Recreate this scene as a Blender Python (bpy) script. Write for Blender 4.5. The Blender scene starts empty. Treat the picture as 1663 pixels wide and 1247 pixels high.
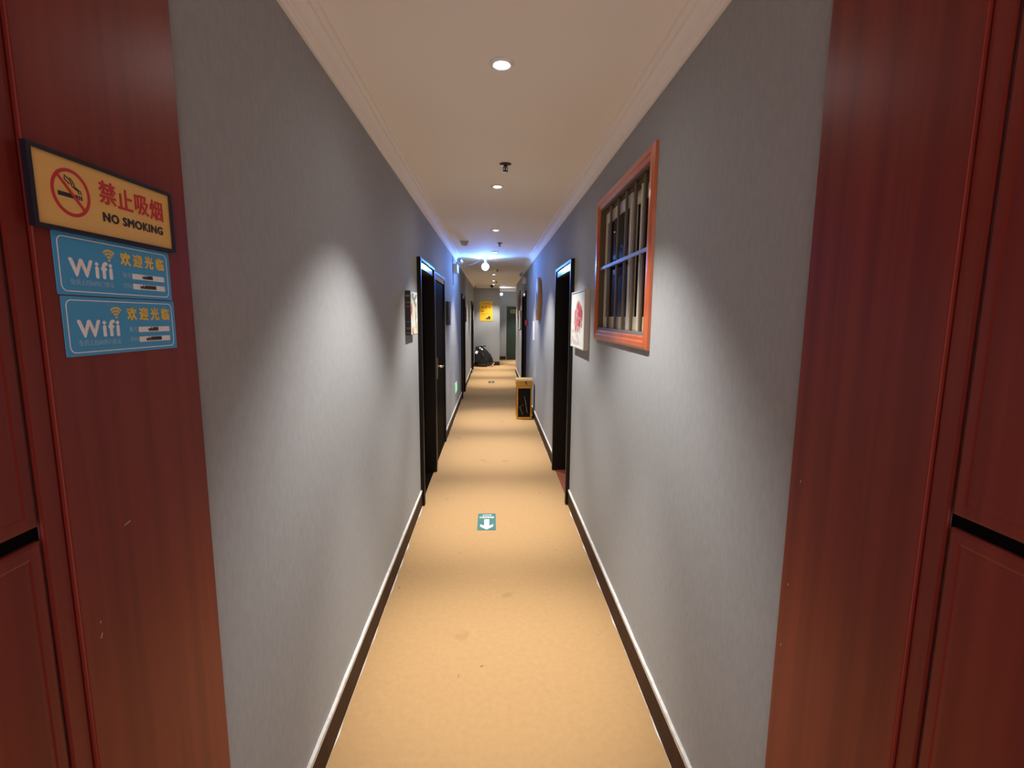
import bpy, bmesh, math, random
from mathutils import Matrix, Vector, noise
random.seed(7)
S = bpy.context.scene
COL = S.collection
PI = math.pi
# ------------------------------------------------------------------ camera, world, exposure
A, B, H, CH = 0.575, 0.625, 1.5275, 2.43          # left wall, right wall, eye height, ceiling
pitch, yaw, roll, FPX = 0.13864, 0.03985, 0.00765, 794.52
fwd = Vector((math.sin(yaw)*math.cos(pitch), math.cos(yaw)*math.cos(pitch), -math.sin(pitch)))
r0 = Vector((math.cos(yaw), -math.sin(yaw), 0)); u0 = r0.cross(fwd)
rt = r0*math.cos(roll) + u0*math.sin(roll); up = -r0*math.sin(roll) + u0*math.cos(roll)
cd = bpy.data.cameras.new('camera'); cam = bpy.data.objects.new('camera', cd); COL.objects.link(cam)
cd.sensor_fit = 'HORIZONTAL'; cd.sensor_width = 36; cd.lens = 36*FPX/1663; cd.clip_start = 0.02
m = Matrix.Identity(4)
for i in range(3):
    m[i][0], m[i][1], m[i][2] = rt[i], up[i], -fwd[i]
m[2][3] = H
cam.matrix_world = m
S.camera = cam
S.view_settings.view_transform = 'Standard'; S.view_settings.look = 'None'
S.view_settings.gamma = 1; S.view_settings.use_curve_mapping = False
S.view_settings.exposure = 1.0
w = bpy.data.worlds.new('dim_lobby'); S.world = w; w.use_nodes = True
bg = w.node_tree.nodes['Background']; bg.inputs[0].default_value = (0.52, 0.41, 0.38, 1); bg.inputs[1].default_value = 1.6

DOWN_W, CORE_W, SPILL_W, DOWN_COL = 66, 136, 2.2, (1.0, 0.955, 0.90)
BULB_W, BULB_COL = 50, (0.10, 0.30, 1.0)

# ------------------------------------------------------------------ helpers: materials
def mat(name, col, rough=0.5, metal=0.0, col2=None, nscale=(5, 5, 5), detail=4, lo=0.35, hi=0.65,
        bump=0.0, bscale=None, coat=0.0, spec=0.5, emit=None, es=0.0):
    M = bpy.data.materials.new(name); M.use_nodes = True
    nt = M.node_tree; b = nt.nodes['Principled BSDF']
    b.inputs['Base Color'].default_value = (*col, 1); b.inputs['Roughness'].default_value = rough
    b.inputs['Metallic'].default_value = metal; b.inputs['Specular IOR Level'].default_value = spec
    b.inputs['Coat Weight'].default_value = coat; b.inputs['Coat Roughness'].default_value = 0.12
    if emit:
        b.inputs['Emission Color'].default_value = (*emit, 1); b.inputs['Emission Strength'].default_value = es
    def tex(sc):
        tc = nt.nodes.new('ShaderNodeTexCoord'); mp = nt.nodes.new('ShaderNodeMapping')
        mp.inputs['Scale'].default_value = sc
        n = nt.nodes.new('ShaderNodeTexNoise'); n.inputs['Scale'].default_value = 1; n.inputs['Detail'].default_value = detail
        nt.links.new(tc.outputs['Object'], mp.inputs[0]); nt.links.new(mp.outputs[0], n.inputs[0])
        return n
    if col2:
        n = tex(nscale); r = nt.nodes.new('ShaderNodeValToRGB')
        r.color_ramp.elements[0].position = lo; r.color_ramp.elements[1].position = hi
        r.color_ramp.elements[0].color = (*col, 1); r.color_ramp.elements[1].color = (*col2, 1)
        nt.links.new(n.outputs['Fac'], r.inputs[0]); nt.links.new(r.outputs[0], b.inputs['Base Color'])
    if bump:
        n = tex(bscale or nscale); bp = nt.nodes.new('ShaderNodeBump'); bp.inputs['Strength'].default_value = bump
        bp.inputs['Distance'].default_value = 0.002
        nt.links.new(n.outputs['Fac'], bp.inputs['Height']); nt.links.new(bp.outputs[0], b.inputs['Normal'])
    return M

M = {}
M['wall'] = mat('grey_fabric_wallpaper', (0.335, 0.347, 0.360), 0.8, col2=(0.362, 0.374, 0.388), nscale=(70, 70, 30), bump=0.15, bscale=(420, 420, 240), spec=0.2)
M['ceiling'] = mat('cream_ceiling_paint', (0.95, 0.915, 0.87), 0.8, col2=(0.96, 0.925, 0.88), nscale=(2, 2, 2), spec=0.2)
M['crown'] = mat('crown_paint', (0.93, 0.895, 0.85), 0.7, spec=0.3)
M['floor'] = mat('tan_carpet', (0.345, 0.210, 0.090), 0.78, col2=(0.380, 0.235, 0.104), nscale=(38, 38, 8), lo=0.25, hi=0.75, detail=8, bump=0.6, bscale=(260, 260, 260), spec=0.25)
M['base'] = mat('dark_brown_baseboard', (0.040, 0.018, 0.010), 0.6, spec=0.12, col2=(0.052, 0.024, 0.014), nscale=(20, 3, 20))
M['caulk'] = mat('white_caulk', (0.62, 0.60, 0.57), 0.6, col2=(0.45, 0.43, 0.40), nscale=(30, 6, 30), lo=0.5, hi=0.75)
M['wood'] = mat('dark_red_wood', (0.165, 0.019, 0.014), 0.36, col2=(0.225, 0.031, 0.019), nscale=(34, 0.9, 34), detail=5, coat=0.0, spec=0.24)
M['gap'] = mat('dark_gap', (0.003, 0.002, 0.003), 0.9, spec=0.05)
M['chip'] = mat('pale_scratch', (0.5, 0.4, 0.36), 0.7)
M['door'] = mat('black_brown_door', (0.006, 0.0045, 0.004), 0.55, spec=0.12)
M['dframe'] = mat('black_door_frame', (0.007, 0.005, 0.004), 0.42, spec=0.2)
M['transom'] = mat('glossy_transom', (0.20, 0.20, 0.22), 0.2, coat=0.15)
M['redsill'] = mat('red_wood_threshold', (0.22, 0.06, 0.035), 0.35, col2=(0.28, 0.085, 0.045), nscale=(4, 40, 40))
M['green'] = mat('dark_green_door', (0.022, 0.045, 0.034), 0.5, col2=(0.028, 0.053, 0.040), nscale=(3, 3, 3))
M['casing'] = mat('orange_red_wood', (0.47, 0.095, 0.028), 0.3, col2=(0.56, 0.135, 0.040), nscale=(6, 6, 6), coat=0.5)
M['bar'] = mat('bronze_bar', (0.115, 0.082, 0.048), 0.6, metal=0.1, spec=0.2)
M['alu'] = mat('pale_aluminium', (0.62, 0.56, 0.44), 0.55, spec=0.2)
M['steel'] = mat('grey_steel', (0.26, 0.25, 0.25), 0.45, metal=0.4)
M['glass'] = mat('dark_glass', (0.010, 0.008, 0.008), 0.03, spec=0.12)
M['door'].node_tree.nodes['Principled BSDF'].inputs['IOR'].default_value = 1.08
M['glass'].node_tree.nodes['Principled BSDF'].inputs['IOR'].default_value = 1.12
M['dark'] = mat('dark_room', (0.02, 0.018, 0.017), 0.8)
M['brass'] = mat('old_brass', (0.45, 0.30, 0.13), 0.3, metal=0.9)
M['chrome'] = mat('chrome', (0.7, 0.68, 0.66), 0.18, metal=1)
M['gold'] = mat('polished_gold', (0.62, 0.35, 0.085), 0.2, metal=0.95)
M['goldpale'] = mat('pale_gold_lid', (0.80, 0.66, 0.36), 0.3, metal=0.8)
M['marble'] = mat('black_marble', (0.004, 0.0035, 0.0035), 0.2, spec=0.15)
M['vein'] = mat('white_vein', (0.45, 0.45, 0.43), 0.3)
M['white'] = mat('white_plastic', (0.72, 0.71, 0.70), 0.4)
M['rim'] = mat('white_lamp_rim', (0.90, 0.89, 0.87), 0.4)
M['beige'] = mat('beige_plastic', (0.52, 0.45, 0.38), 0.5)
M['paper'] = mat('white_paper', (0.78, 0.78, 0.80), 0.6)
M['black'] = mat('black_print', (0.012, 0.011, 0.012), 0.5)
M['red'] = mat('red_print', (0.55, 0.018, 0.025), 0.5)
M['alarm'] = mat('red_plastic', (0.72, 0.03, 0.05), 0.35)
M['signgold'] = mat('gold_sign_face', (0.86, 0.53, 0.15), 0.35, metal=0.05, col2=(0.90, 0.57, 0.17), nscale=(4, 20, 4))
M['signframe'] = mat('dark_navy_frame', (0.012, 0.010, 0.022), 0.3)
M['blue'] = mat('sky_blue_card', (0.055, 0.38, 0.74), 0.4)
M['cardwhite'] = mat('card_white_print', (0.92, 0.94, 0.96), 0.5)
M['cardpale'] = mat('card_pale_blue_print', (0.25, 0.55, 0.80), 0.5)
M['cardyellow'] = mat('card_yellow_print', (0.92, 0.60, 0.06), 0.5)
M['poster'] = mat('yellow_poster', (0.80, 0.50, 0.02), 0.45)
M['maroon'] = mat('maroon_print', (0.38, 0.10, 0.03), 0.5)
M['teal'] = mat('teal_sticker', (0.045, 0.13, 0.12), 0.6, spec=0.15, col2=(0.06, 0.155, 0.145), nscale=(8, 8, 8))
M['stickerwhite'] = mat('sticker_white', (0.78, 0.76, 0.68), 0.45)
M['greysticker'] = mat('worn_grey_sticker', (0.035, 0.04, 0.04), 0.6, spec=0.1)
M['canvas'] = mat('white_canvas', (0.62, 0.66, 0.62), 0.6, col2=(0.68, 0.69, 0.66), nscale=(6, 6, 6))
M['cream'] = mat('cream_daub', (0.66, 0.60, 0.42), 0.6)
M['pink'] = mat('pink_daub', (0.60, 0.22, 0.22), 0.6)
M['crimson'] = mat('crimson_daub', (0.45, 0.03, 0.05), 0.6)
M['rose'] = mat('rose_daub', (0.58, 0.09, 0.11), 0.6)
M['blush'] = mat('blush_grey_daub', (0.56, 0.50, 0.49), 0.6)
M['yellowgreen'] = mat('yellow_green_daub', (0.45, 0.42, 0.08), 0.6)
M['orange'] = mat('orange_brown_daub', (0.30, 0.10, 0.04), 0.6)
M['greydaub'] = mat('grey_daub', (0.16, 0.17, 0.17), 0.6)
M['canvasdark'] = mat('dark_canvas_edge', (0.022, 0.018, 0.02), 0.45)
M['picframe'] = mat('pale_picture_frame', (0.55, 0.52, 0.48), 0.45)
M['lightwood'] = mat('light_wood_rim', (0.55, 0.30, 0.11), 0.45, col2=(0.62, 0.36, 0.14), nscale=(10, 10, 3))
M['artface'] = mat('pale_grey_art_face', (0.66, 0.62, 0.62), 0.5, col2=(0.42, 0.39, 0.43), nscale=(7, 5, 5), detail=5)
M['darkred'] = mat('dark_red_brown_frame', (0.10, 0.04, 0.035), 0.45)
M['bag'] = mat('black_plastic_bag', (0.012, 0.012, 0.013), 0.22, spec=0.6, bump=0.9, bscale=(22, 22, 22))
M['strap'] = mat('pale_orange_strap', (0.75, 0.48, 0.34), 0.5)
M['sprinkler'] = mat('bronze_sprinkler', (0.10, 0.065, 0.05), 0.4, metal=0.6)
M['cable'] = mat('grey_cable', (0.04, 0.037, 0.04), 0.7, spec=0.2)
M['lens'] = mat('lit_lamp_lens', (0.9, 0.9, 0.9), 0.4, emit=(0.93, 0.96, 1.0), es=9)
M['lensoff'] = mat('unlit_lamp_lens', (0.85, 0.84, 0.82), 0.35)
M['bulb'] = mat('lit_blue_white_bulb', (0.9, 0.95, 1), 0.3, emit=(0.55, 0.85, 1.0), es=7)
M['cool'] = mat('lit_cool_lamp', (0.9, 0.95, 1), 0.3, emit=(0.80, 0.90, 1.0), es=9)
M['led'] = mat('spotlight_led_face', (0.25, 0.5, 0.7), 0.15, coat=1)
M['exitgreen'] = mat('lit_green_exit_face', (0.05, 0.5, 0.2), 0.4, emit=(0.08, 0.75, 0.30), es=0.7)
M['dome'] = mat('black_camera_dome', (0.012, 0.010, 0.010), 0.15, coat=1)
M['plaque'] = mat('dull_yellow_plaque', (0.30, 0.25, 0.12), 0.5)

def specks(M, sc, cut, dark):
    """sparse dark specks mixed into a material's colour"""
    nt = M.node_tree; b = nt.nodes['Principled BSDF']; src = b.inputs['Base Color'].links[0].from_socket
    tc = nt.nodes.new('ShaderNodeTexCoord'); n = nt.nodes.new('ShaderNodeTexNoise'); n.inputs['Scale'].default_value = sc; n.inputs['Detail'].default_value = 2
    r = nt.nodes.new('ShaderNodeValToRGB'); r.color_ramp.elements[0].position = cut; r.color_ramp.elements[1].position = cut+.03
    r.color_ramp.elements[0].color = (1, 1, 1, 1); r.color_ramp.elements[1].color = (dark, dark, dark, 1)
    mx = nt.nodes.new('ShaderNodeMix'); mx.data_type = 'RGBA'; mx.blend_type = 'MULTIPLY'; mx.inputs[0].default_value = 1
    nt.links.new(tc.outputs['Object'], n.inputs[0]); nt.links.new(n.outputs['Fac'], r.inputs[0])
    nt.links.new(src, mx.inputs[6]); nt.links.new(r.outputs[0], mx.inputs[7]); nt.links.new(mx.outputs[2], b.inputs['Base Color'])
specks(M['floor'], 16, .755, .35); specks(M['floor'], 3.1, .68, .86)
# ------------------------------------------------------------------ helpers: shapes (every one fills a bmesh)
def BM(): return bmesh.new()
def box(bm, x0, x1, y0, y1, z0, z1, bev=0.0, mi=0):
    q = bmesh.new()
    v = [q.verts.new((x, y, z)) for x in (x0, x1) for y in (y0, y1) for z in (z0, z1)]
    for f in ((0, 1, 3, 2), (4, 6, 7, 5), (0, 4, 5, 1), (2, 3, 7, 6), (0, 2, 6, 4), (1, 5, 7, 3)):
        q.faces.new([v[i] for i in f])
    bmesh.ops.recalc_face_normals(q, faces=q.faces)
    if bev: bmesh.ops.bevel(q, geom=q.edges[:], offset=bev, segments=2, affect='EDGES', profile=0.5)
    merge(bm, q, mi); return bm
def merge(bm, q, mi=0, M4=None):
    vm = {}
    for v in q.verts: vm[v] = bm.verts.new(M4 @ v.co if M4 else v.co)
    for f in q.faces:
        try: g = bm.faces.new([vm[v] for v in f.verts])
        except ValueError: continue
        g.material_index = mi; g.smooth = f.smooth
    q.free()
def prism(bm, pts, z0, z1, mi=0):
    """pts: 2-D outline (x, y), extruded from z0 to z1"""
    q = bmesh.new()
    a = [q.verts.new((x, y, z0)) for x, y in pts]; b = [q.verts.new((x, y, z1)) for x, y in pts]
    n = len(pts)
    q.faces.new(a[::-1]); q.faces.new(b)
    for i in range(n): q.faces.new((a[i], a[(i+1) % n], b[(i+1) % n], b[i]))
    bmesh.ops.recalc_face_normals(q, faces=q.faces)
    merge(bm, q, mi); return bm
def ell(cx, cy, rx, ry, n=20, rot=0, a0=0, a1=2*PI):
    out = []
    for i in range(n):
        t = a0 + (a1-a0)*i/n; x, y = rx*math.cos(t), ry*math.sin(t)
        out.append((cx + x*math.cos(rot)-y*math.sin(rot), cy + x*math.sin(rot)+y*math.cos(rot)))
    return out
def rrect(x0, x1, y0, y1, r, n=5):
    out = []
    for cx, cy, a in ((x1-r, y1-r, 0), (x0+r, y1-r, PI/2), (x0+r, y0+r, PI), (x1-r, y0+r, 1.5*PI)):
        for i in range(n+1):
            t = a + PI/2*i/n; out.append((cx+r*math.cos(t), cy+r*math.sin(t)))
    return out
def loopband(bm, outer, inner, z0, z1, mi=0):
    """flat band between two outlines of equal point count"""
    q = bmesh.new(); n = len(outer)
    R = [[q.verts.new((x, y, z)) for x, y in o] for o, z in ((outer, z0), (outer, z1), (inner, z1), (inner, z0))]
    for k in range(4):
        for i in range(n):
            q.faces.new((R[k][i], R[k][(i+1) % n], R[(k+1) % 4][(i+1) % n], R[(k+1) % 4][i]))
    bmesh.ops.recalc_face_normals(q, faces=q.faces)
    merge(bm, q, mi); return bm
def stroke(bm, pts, wd, z0, z1, mi=0):
    """polyline of constant width in the plane"""
    L, R = [], []
    for i, p in enumerate(pts):
        a = pts[max(0, i-1)]; b = pts[min(len(pts)-1, i+1)]
        dx, dy = b[0]-a[0], b[1]-a[1]; l = math.hypot(dx, dy) or 1
        nx, ny = -dy/l*wd/2, dx/l*wd/2
        L.append((p[0]+nx, p[1]+ny)); R.append((p[0]-nx, p[1]-ny))
    for i in range(len(pts)-1):
        prism(bm, [L[i], L[i+1], R[i+1], R[i]], z0, z1, mi)
    return bm
def lathe(bm, prof, n=28, mi=0, M4=None, smooth=True):
    """prof: list of (radius, z), turned about local z"""
    q = bmesh.new(); rings = []
    for r, z in prof:
        if r < 1e-6: rings.append([q.verts.new((0, 0, z))])
        else: rings.append([q.verts.new((r*math.cos(2*PI*i/n), r*math.sin(2*PI*i/n), z)) for i in range(n)])
    for k in range(len(rings)-1):
        a, b = rings[k], rings[k+1]
        for i in range(n):
            j = (i+1) % n
            if len(a) == 1 and len(b) == 1: continue
            if len(a) == 1: q.faces.new((a[0], b[i], b[j]))
            elif len(b) == 1: q.faces.new((a[i], a[j], b[0]))
            else: q.faces.new((a[i], a[j], b[j], b[i]))
    bmesh.ops.recalc_face_normals(q, faces=q.faces)
    for f in q.faces: f.smooth = smooth
    merge(bm, q, mi, M4); return bm
def tube(bm, pts, r, n=8, mi=0):
    q = bmesh.new(); rings = []
    P = [Vector(p) for p in pts]
    for i, p in enumerate(P):
        d = (P[min(i+1, len(P)-1)] - P[max(i-1, 0)]).normalized()
        s = d.cross(Vector((0, 0, 1)))
        if s.length < 1e-3: s = d.cross(Vector((0, 1, 0)))
        s.normalize(); t = d.cross(s)
        rings.append([q.verts.new(p + r*(math.cos(2*PI*k/n)*s + math.sin(2*PI*k/n)*t)) for k in range(n)])
    for a, b in zip(rings, rings[1:]):
        for k in range(n): q.faces.new((a[k], a[(k+1) % n], b[(k+1) % n], b[k])).smooth = True
    q.faces.new(rings[0]); q.faces.new(rings[-1][::-1])
    bmesh.ops.recalc_face_normals(q, faces=q.faces)
    merge(bm, q, mi); return bm
def text(body, size, x, y, z, mname, name, parent, bold=0.0, align='CENTER', wscale=1.0, rot=0.0, gap=1.0):
    c = bpy.data.curves.new('lettering', 'FONT'); c.body = body; c.size = size; c.extrude = 0.0003
    c.align_x = align; c.align_y = 'CENTER'; c.resolution_u = 3; c.space_character = gap
    t = bpy.data.objects.new('lettering', c); COL.objects.link(t)
    dg = bpy.context.evaluated_depsgraph_get()
    me = bpy.data.meshes.new_from_object(t.evaluated_get(dg))
    bpy.data.objects.remove(t); bpy.data.curves.remove(c)
    if bold:                                             # heavier strokes: shifted copies of the outline
        q = bmesh.new(); q.from_mesh(me); src = q.copy()
        for k, (dx, dy) in enumerate(((bold, 0), (-bold, 0), (0, bold), (0, -bold))):
            merge(q, src.copy(), 0, Matrix.Translation((dx, dy, .00004*(k+1))))
        src.free(); q.to_mesh(me); q.free()
    me.transform(Matrix.Translation((x, y, z)) @ Matrix.Rotation(rot, 4, 'Z') @ Matrix.Diagonal((wscale, 1, 1, 1)))
    me.materials.clear(); me.materials.append(M[mname]); me.name = name
    o = bpy.data.objects.new(name, me); COL.objects.link(o); o.parent = parent
    return o
# ------------------------------------------------------------------ helpers: objects
def obj(name, bm, m, parent=None, label=None):
    """link the bmesh as ONE mesh object; its coordinates are the parent's"""
    me = bpy.data.meshes.new(name); bm.to_mesh(me); bm.free()
    for k in (m if isinstance(m, (list, tuple)) else [m]): me.materials.append(M[k])
    o = bpy.data.objects.new(name, me); COL.objects.link(o)
    if parent: o.parent = parent
    if label: o['label'] = label
    return o
def tag(o, label, cat, group=None, kind=None):
    o['label'] = label; o['category'] = cat
    if group: o['group'] = group
    if kind: o['kind'] = kind
    return o
def thing(name, label, cat, mx, group=None, kind=None):
    o = bpy.data.objects.new(name, None); COL.objects.link(o); o.empty_display_size = 0.05
    o.matrix_world = mx; return tag(o, label, cat, group, kind)
def copy_tree(o, parent=None):
    c = o.copy(); COL.objects.link(c)
    if parent: c.parent = parent
    for ch in list(o.children): copy_tree(ch, c)
    return c
def frame(o, X, Y):
    X, Y = Vector(X), Vector(Y); Z = X.cross(Y); mm = Matrix.Identity(4)
    for i in range(3): mm[i][0], mm[i][1], mm[i][2], mm[i][3] = X[i], Y[i], Z[i], o[i]
    return mm
def LW(y, z): return frame((-A, y, z), (0, 1, 0), (0, 0, 1))       # on the left wall: local z points into the corridor
def RW(y, z): return frame((B, y, z), (0, -1, 0), (0, 0, 1))       # on the right wall
def EW(x, z, y): return frame((x, y, z), (1, 0, 0), (0, 0, 1))     # on a wall facing the viewer
def FL(x, y): return frame((x, y, 0), (-1, 0, 0), (0, -1, 0))      # on the floor, read from the far end
def CE(x, y): return frame((x, y, CH), (1, 0, 0), (0, -1, 0))      # on the ceiling: local z points down
def T(x, y, z): return Matrix.Translation((x, y, z))

# ------------------------------------------------------------------ the setting
YB, YE, YF, YR = -0.8, 15.1, 17.1, 13.3      # open back, end wall, far wall, end of the right wall
XE, XS = 0.21, 3.2                           # edge of the end wall, end of the side passage
TH = 0.16
def wall_bm(axis_x0, axis_x1, y0, y1, holes):
    """wall along y with rectangular holes (ya, yb, za, zb)"""
    bm = BM()
    ys = sorted({y0, y1, *[h[0] for h in holes], *[h[1] for h in holes]})
    for a, b in zip(ys, ys[1:]):
        hs = [h for h in holes if h[0] <= a and h[1] >= b]
        z = 0
        for h in sorted(hs, key=lambda h: h[2]):
            if h[2] > z: box(bm, axis_x0, axis_x1, a, b, z, h[2])
            z = h[3]
        box(bm, axis_x0, axis_x1, a, b, z, CH)
    bmesh.ops.remove_doubles(bm, verts=bm.verts, dist=1e-5)
    return bm
#         name, y0, y1, height
LD = [(3.80, 4.715, 1.965), (4.87, 5.87, 1.955), (8.95, 9.84, 1.915), (13.02, 14.0, 1.90)]
RD = [(3.80, 4.75, 1.965), (9.17, 10.15, 1.985)]
WY0, WY1, WZ0, WZ1 = 1.985, 2.885, 1.450, 2.130           # window opening
def struct(name, bm, mm, label, cat, parent=None):
    return tag(obj(name, bm, mm, parent), label, cat, kind='structure')
struct('floor', box(BM(), -0.8, XS+.1, YB, YF+.15, -0.12, 0), 'floor', 'tan orange carpet floor running down the whole corridor', 'floor')
struct('ceiling', box(BM(), -0.8, XS+.1, YB, YF+.15, CH, CH+.12), 'ceiling', 'cream painted ceiling with a row of downlights', 'ceiling')
struct('wall_left', wall_bm(-A-TH, -A, YB, YE, [(a, b, 0, h) for a, b, h in LD]), 'wall', 'left corridor wall in grey textured wallpaper', 'wall')
struct('wall_right', wall_bm(B, B+TH, YB, YR, [(a, b, 0, h) for a, b, h in RD] + [(WY0, WY1, WZ0, WZ1)]), 'wall', 'right corridor wall in grey textured wallpaper', 'wall')
struct('wall_end', box(BM(), -A-TH, XE, YE, YF+.15, 0, CH), 'wall', 'grey end wall behind the yellow poster and the black bag', 'wall')
struct('wall_far', box(BM(), XE, XS, YF, YF+.15, 0, CH), 'wall', 'far grey wall holding the green door', 'wall')
struct('wall_side', box(BM(), B+TH, XS, YR-.15, YR, 0, CH), 'wall', 'near wall of the side passage beyond the right corner', 'wall')
struct('wall_passage', box(BM(), XS, XS+.1, YR-.15, YF+.15, 0, CH), 'wall', 'end wall of the side passage round the right corner', 'wall')
# crown moulding: stepped profile run along each wall (distance from wall, distance below ceiling)
CP = [(0.0005, 0.080), (0.010, 0.080), (0.012, 0.072), (0.015, 0.070), (0.017, 0.062), (0.021, 0.060), (0.026, 0.048), (0.034, 0.036),
      (0.044, 0.028), (0.048, 0.026), (0.050, 0.014), (0.066, 0.011), (0.068, 0.0005), (0.0005, 0.0005)]
def crown(name, p0, p1, n, label):
    """p0 -> p1 along the wall foot, n = direction away from the wall"""
    bm = BM(); rows = []
    for p in (p0, p1):
        rows.append([bm.verts.new((p[0]+n[0]*d, p[1]+n[1]*d, CH-h)) for d, h in CP])
    k = len(CP)
    for i in range(k): bm.faces.new((rows[0][i], rows[0][(i+1) % k], rows[1][(i+1) % k], rows[1][i]))
    bm.faces.new(rows[0]); bm.faces.new(rows[1][::-1])
    bmesh.ops.recalc_face_normals(bm, faces=bm.faces)
    struct(name, bm, 'crown', label, 'crown moulding')
crown('trim_1', (-A, YB), (-A, YE), (1, 0), 'stepped cream crown moulding along the top of the left wall')
crown('trim_2', (B, YB), (B, YR), (-1, 0), 'stepped cream crown moulding along the top of the right wall')
crown('trim_3', (-A+.07, YE), (XE, YE), (0, -1), 'cream crown moulding above the yellow poster on the end wall')
crown('trim_4', (XE, YF), (XS, YF), (0, -1), 'cream crown moulding above the green door')
# baseboards with a ragged white line of caulk above and at the carpet edge
def baseboard(name, mx, L, label, caulk=True):
    root = tag(bpy.data.objects.new(name, None), label, 'baseboard', kind='structure'); COL.objects.link(root); root.matrix_world = mx
    obj('board', box(BM(), 0, L, 0.002, 0.118, 0.0005, 0.011, 0.0015), 'base', root)
    if caulk:
        for nm, kind in (('caulk_line', 0), ('floor_caulk', 1)):
            q = BM(); n = max(2, int(L/0.03)); P0, P1 = [], []
            for i in range(n+1):
                x = L*i/n
                k = noise.noise(Vector((x*9+mx[1][3], kind*7.3+mx[0][3]*3, 0)))
                if kind == 0: P0.append((x, 0.1175)); P1.append((x, 0.134 + 0.004*k))
                else: P0.append((x, 0.011)); P1.append((x, 0.0118 + max(0, 0.001 + 0.010*k)))
            if kind == 0: prism(q, P0 + P1[::-1], 0.0006, 0.0125)
            else:
                z = [q.verts.new((x, 0.0012, d)) for x, d in P0]; y = [q.verts.new((x, 0.0012, d)) for x, d in P1]
                for i in range(n): q.faces.new((z[i], z[i+1], y[i+1], y[i]))
            obj(nm, q, 'caulk', root, 'ragged white caulk line')
    return root
for k, (a, b, lb) in enumerate([(0.957, 3.795, 'dark brown baseboard on the left wall before the first doorway'),
                 (4.72, 4.865, 'short dark baseboard between the first two left doorways'),
                 (5.875, 8.945, 'dark brown baseboard on the left wall under the green exit sign'),
                 (9.845, 13.015, 'dark brown baseboard on the left wall beyond the third left door'),
                 (14.005, 15.085, 'dark baseboard on the left wall behind the black bag')]):
    baseboard('baseboard_left', LW(a, 0), b-a, lb)
for a, b, lb in [(0.952, 3.795, 'dark brown baseboard on the right wall under the window'),
                 (4.755, 9.165, 'dark brown baseboard on the right wall behind the gold bin'),
                 (10.155, 13.29, 'dark brown baseboard on the right wall beyond the far right door')]:
    baseboard('baseboard_right', RW(b, 0), b-a, lb)
baseboard('baseboard_end', EW(-A+.012, 0, YE), XE+A-.012, 'black baseboard of the end wall beside the garbage bag', False)
baseboard('baseboard_far', EW(XE+.001, 0, YF), 0.24, 'short black baseboard beside the green door', False)

# ------------------------------------------------------------------ wood cladding near the viewer
def cladding(side):
    F = LW if side == 'left' else RW
    sg = 1 if side == 'left' else -1
    yb = 0.955 if side == 'left' else 0.949
    def lx(y): return sg*y          # frame origin at y = 0
    def bxx(bm, y0, y1, z0, z1, d0, d1, bev=0.0):
        a, b = sorted((lx(y0), lx(y1))); return box(bm, a, b, z0, z1, d0, d1, bev)
    where = 'carrying the no smoking sign' if side == 'left' else 'at the near end of the right wall'
    t = thing('trim_5' if side == 'left' else 'trim_6', 'wide glossy dark red wood casing board ' + where, 'casing', F(0, 0), kind='structure')
    obj('board', bxx(BM(), 0.642, yb, 0.0005, CH-.082, 0.0003, 0.012, 0.002), 'wood', t)
    obj('edge_strip', bxx(BM(), 0.610, 0.641, 0.0005, CH-.082, 0.0003, 0.007, 0.003), 'wood', t)
    obj('groove', bxx(BM(), 0.6045, 0.6095, 0.0005, CH-.082, 0.0003, 0.0008), 'gap', t)
    if side == 'left':
        q = BM()
        for y, z, l, s in ((0.735, 1.205, 0.012, .2), (0.672, 1.085, 0.003, 1.4), (0.670, 1.063, 0.007, 1.1)):
            stroke(q, [(lx(y), z), (lx(y+l*math.cos(s)), z+l*math.sin(s))], 0.0016, 0.0119, 0.0123)
        obj('scratch', q, 'chip', t, 'small pale scratches')
    else:
        q = BM()
        for y, z in ((0.915, 1.205), (0.925, 0.98), (0.930, 0.84)):
            prism(q, ell(lx(y), z, .0012, .003, 8), 0.0119, 0.0123)
        obj('scratch', q, 'chip', t, 'small pale chips')
    gz0, gz1 = (1.243, 1.262) if side == 'left' else (1.250, 1.269)
    pw = 'left' if side == 'left' else 'right'
    for nm, z0, z1 in (('upper', gz1, CH-.082), ('lower', 0.0005, gz0)):
        p = thing('wood_panel', nm + ' dark red wood panel at the far ' + pw + ' edge of the photo', 'wall panel', F(0, z0), 'wood panels beside the viewer')
        q = BM(); y0, y1, h = -0.79, 0.604, z1-z0
        # raised panel: bevelled rim then flat field
        a, b = lx(y0), lx(y1)
        O = [(a, 0), (b, 0), (b, h), (a, h)]
        def ins(d):
            s = 1 if b > a else -1
            return [(a+s*d, d), (b-s*d, d), (b-s*d, h-d), (a+s*d, h-d)]
        rings = [(O, 0.0003), (O, 0.006), (ins(0.004), 0.0085), (ins(0.016), 0.0085), (ins(0.019), 0.0075), (ins(0.024), 0.0078)]
        V = [[q.verts.new((x, y, z)) for x, y in o] for o, z in rings]
        for r1, r2 in zip(V, V[1:]):
            for i in range(4): q.faces.new((r1[i], r1[(i+1) % 4], r2[(i+1) % 4], r2[i]))
        q.faces.new(V[-1]); q.faces.new(V[0][::-1]); bmesh.ops.recalc_face_normals(q, faces=q.faces)
        obj('panel', q, 'wood', p)
    g = bxx(BM(), -0.79, 0.604, gz0+.0005, gz1-.0005, 0.0003, 0.001)
    obj('panel_gap', g, 'gap', t, 'black gap between the panels')
cladding('left'); cladding('right')

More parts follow.
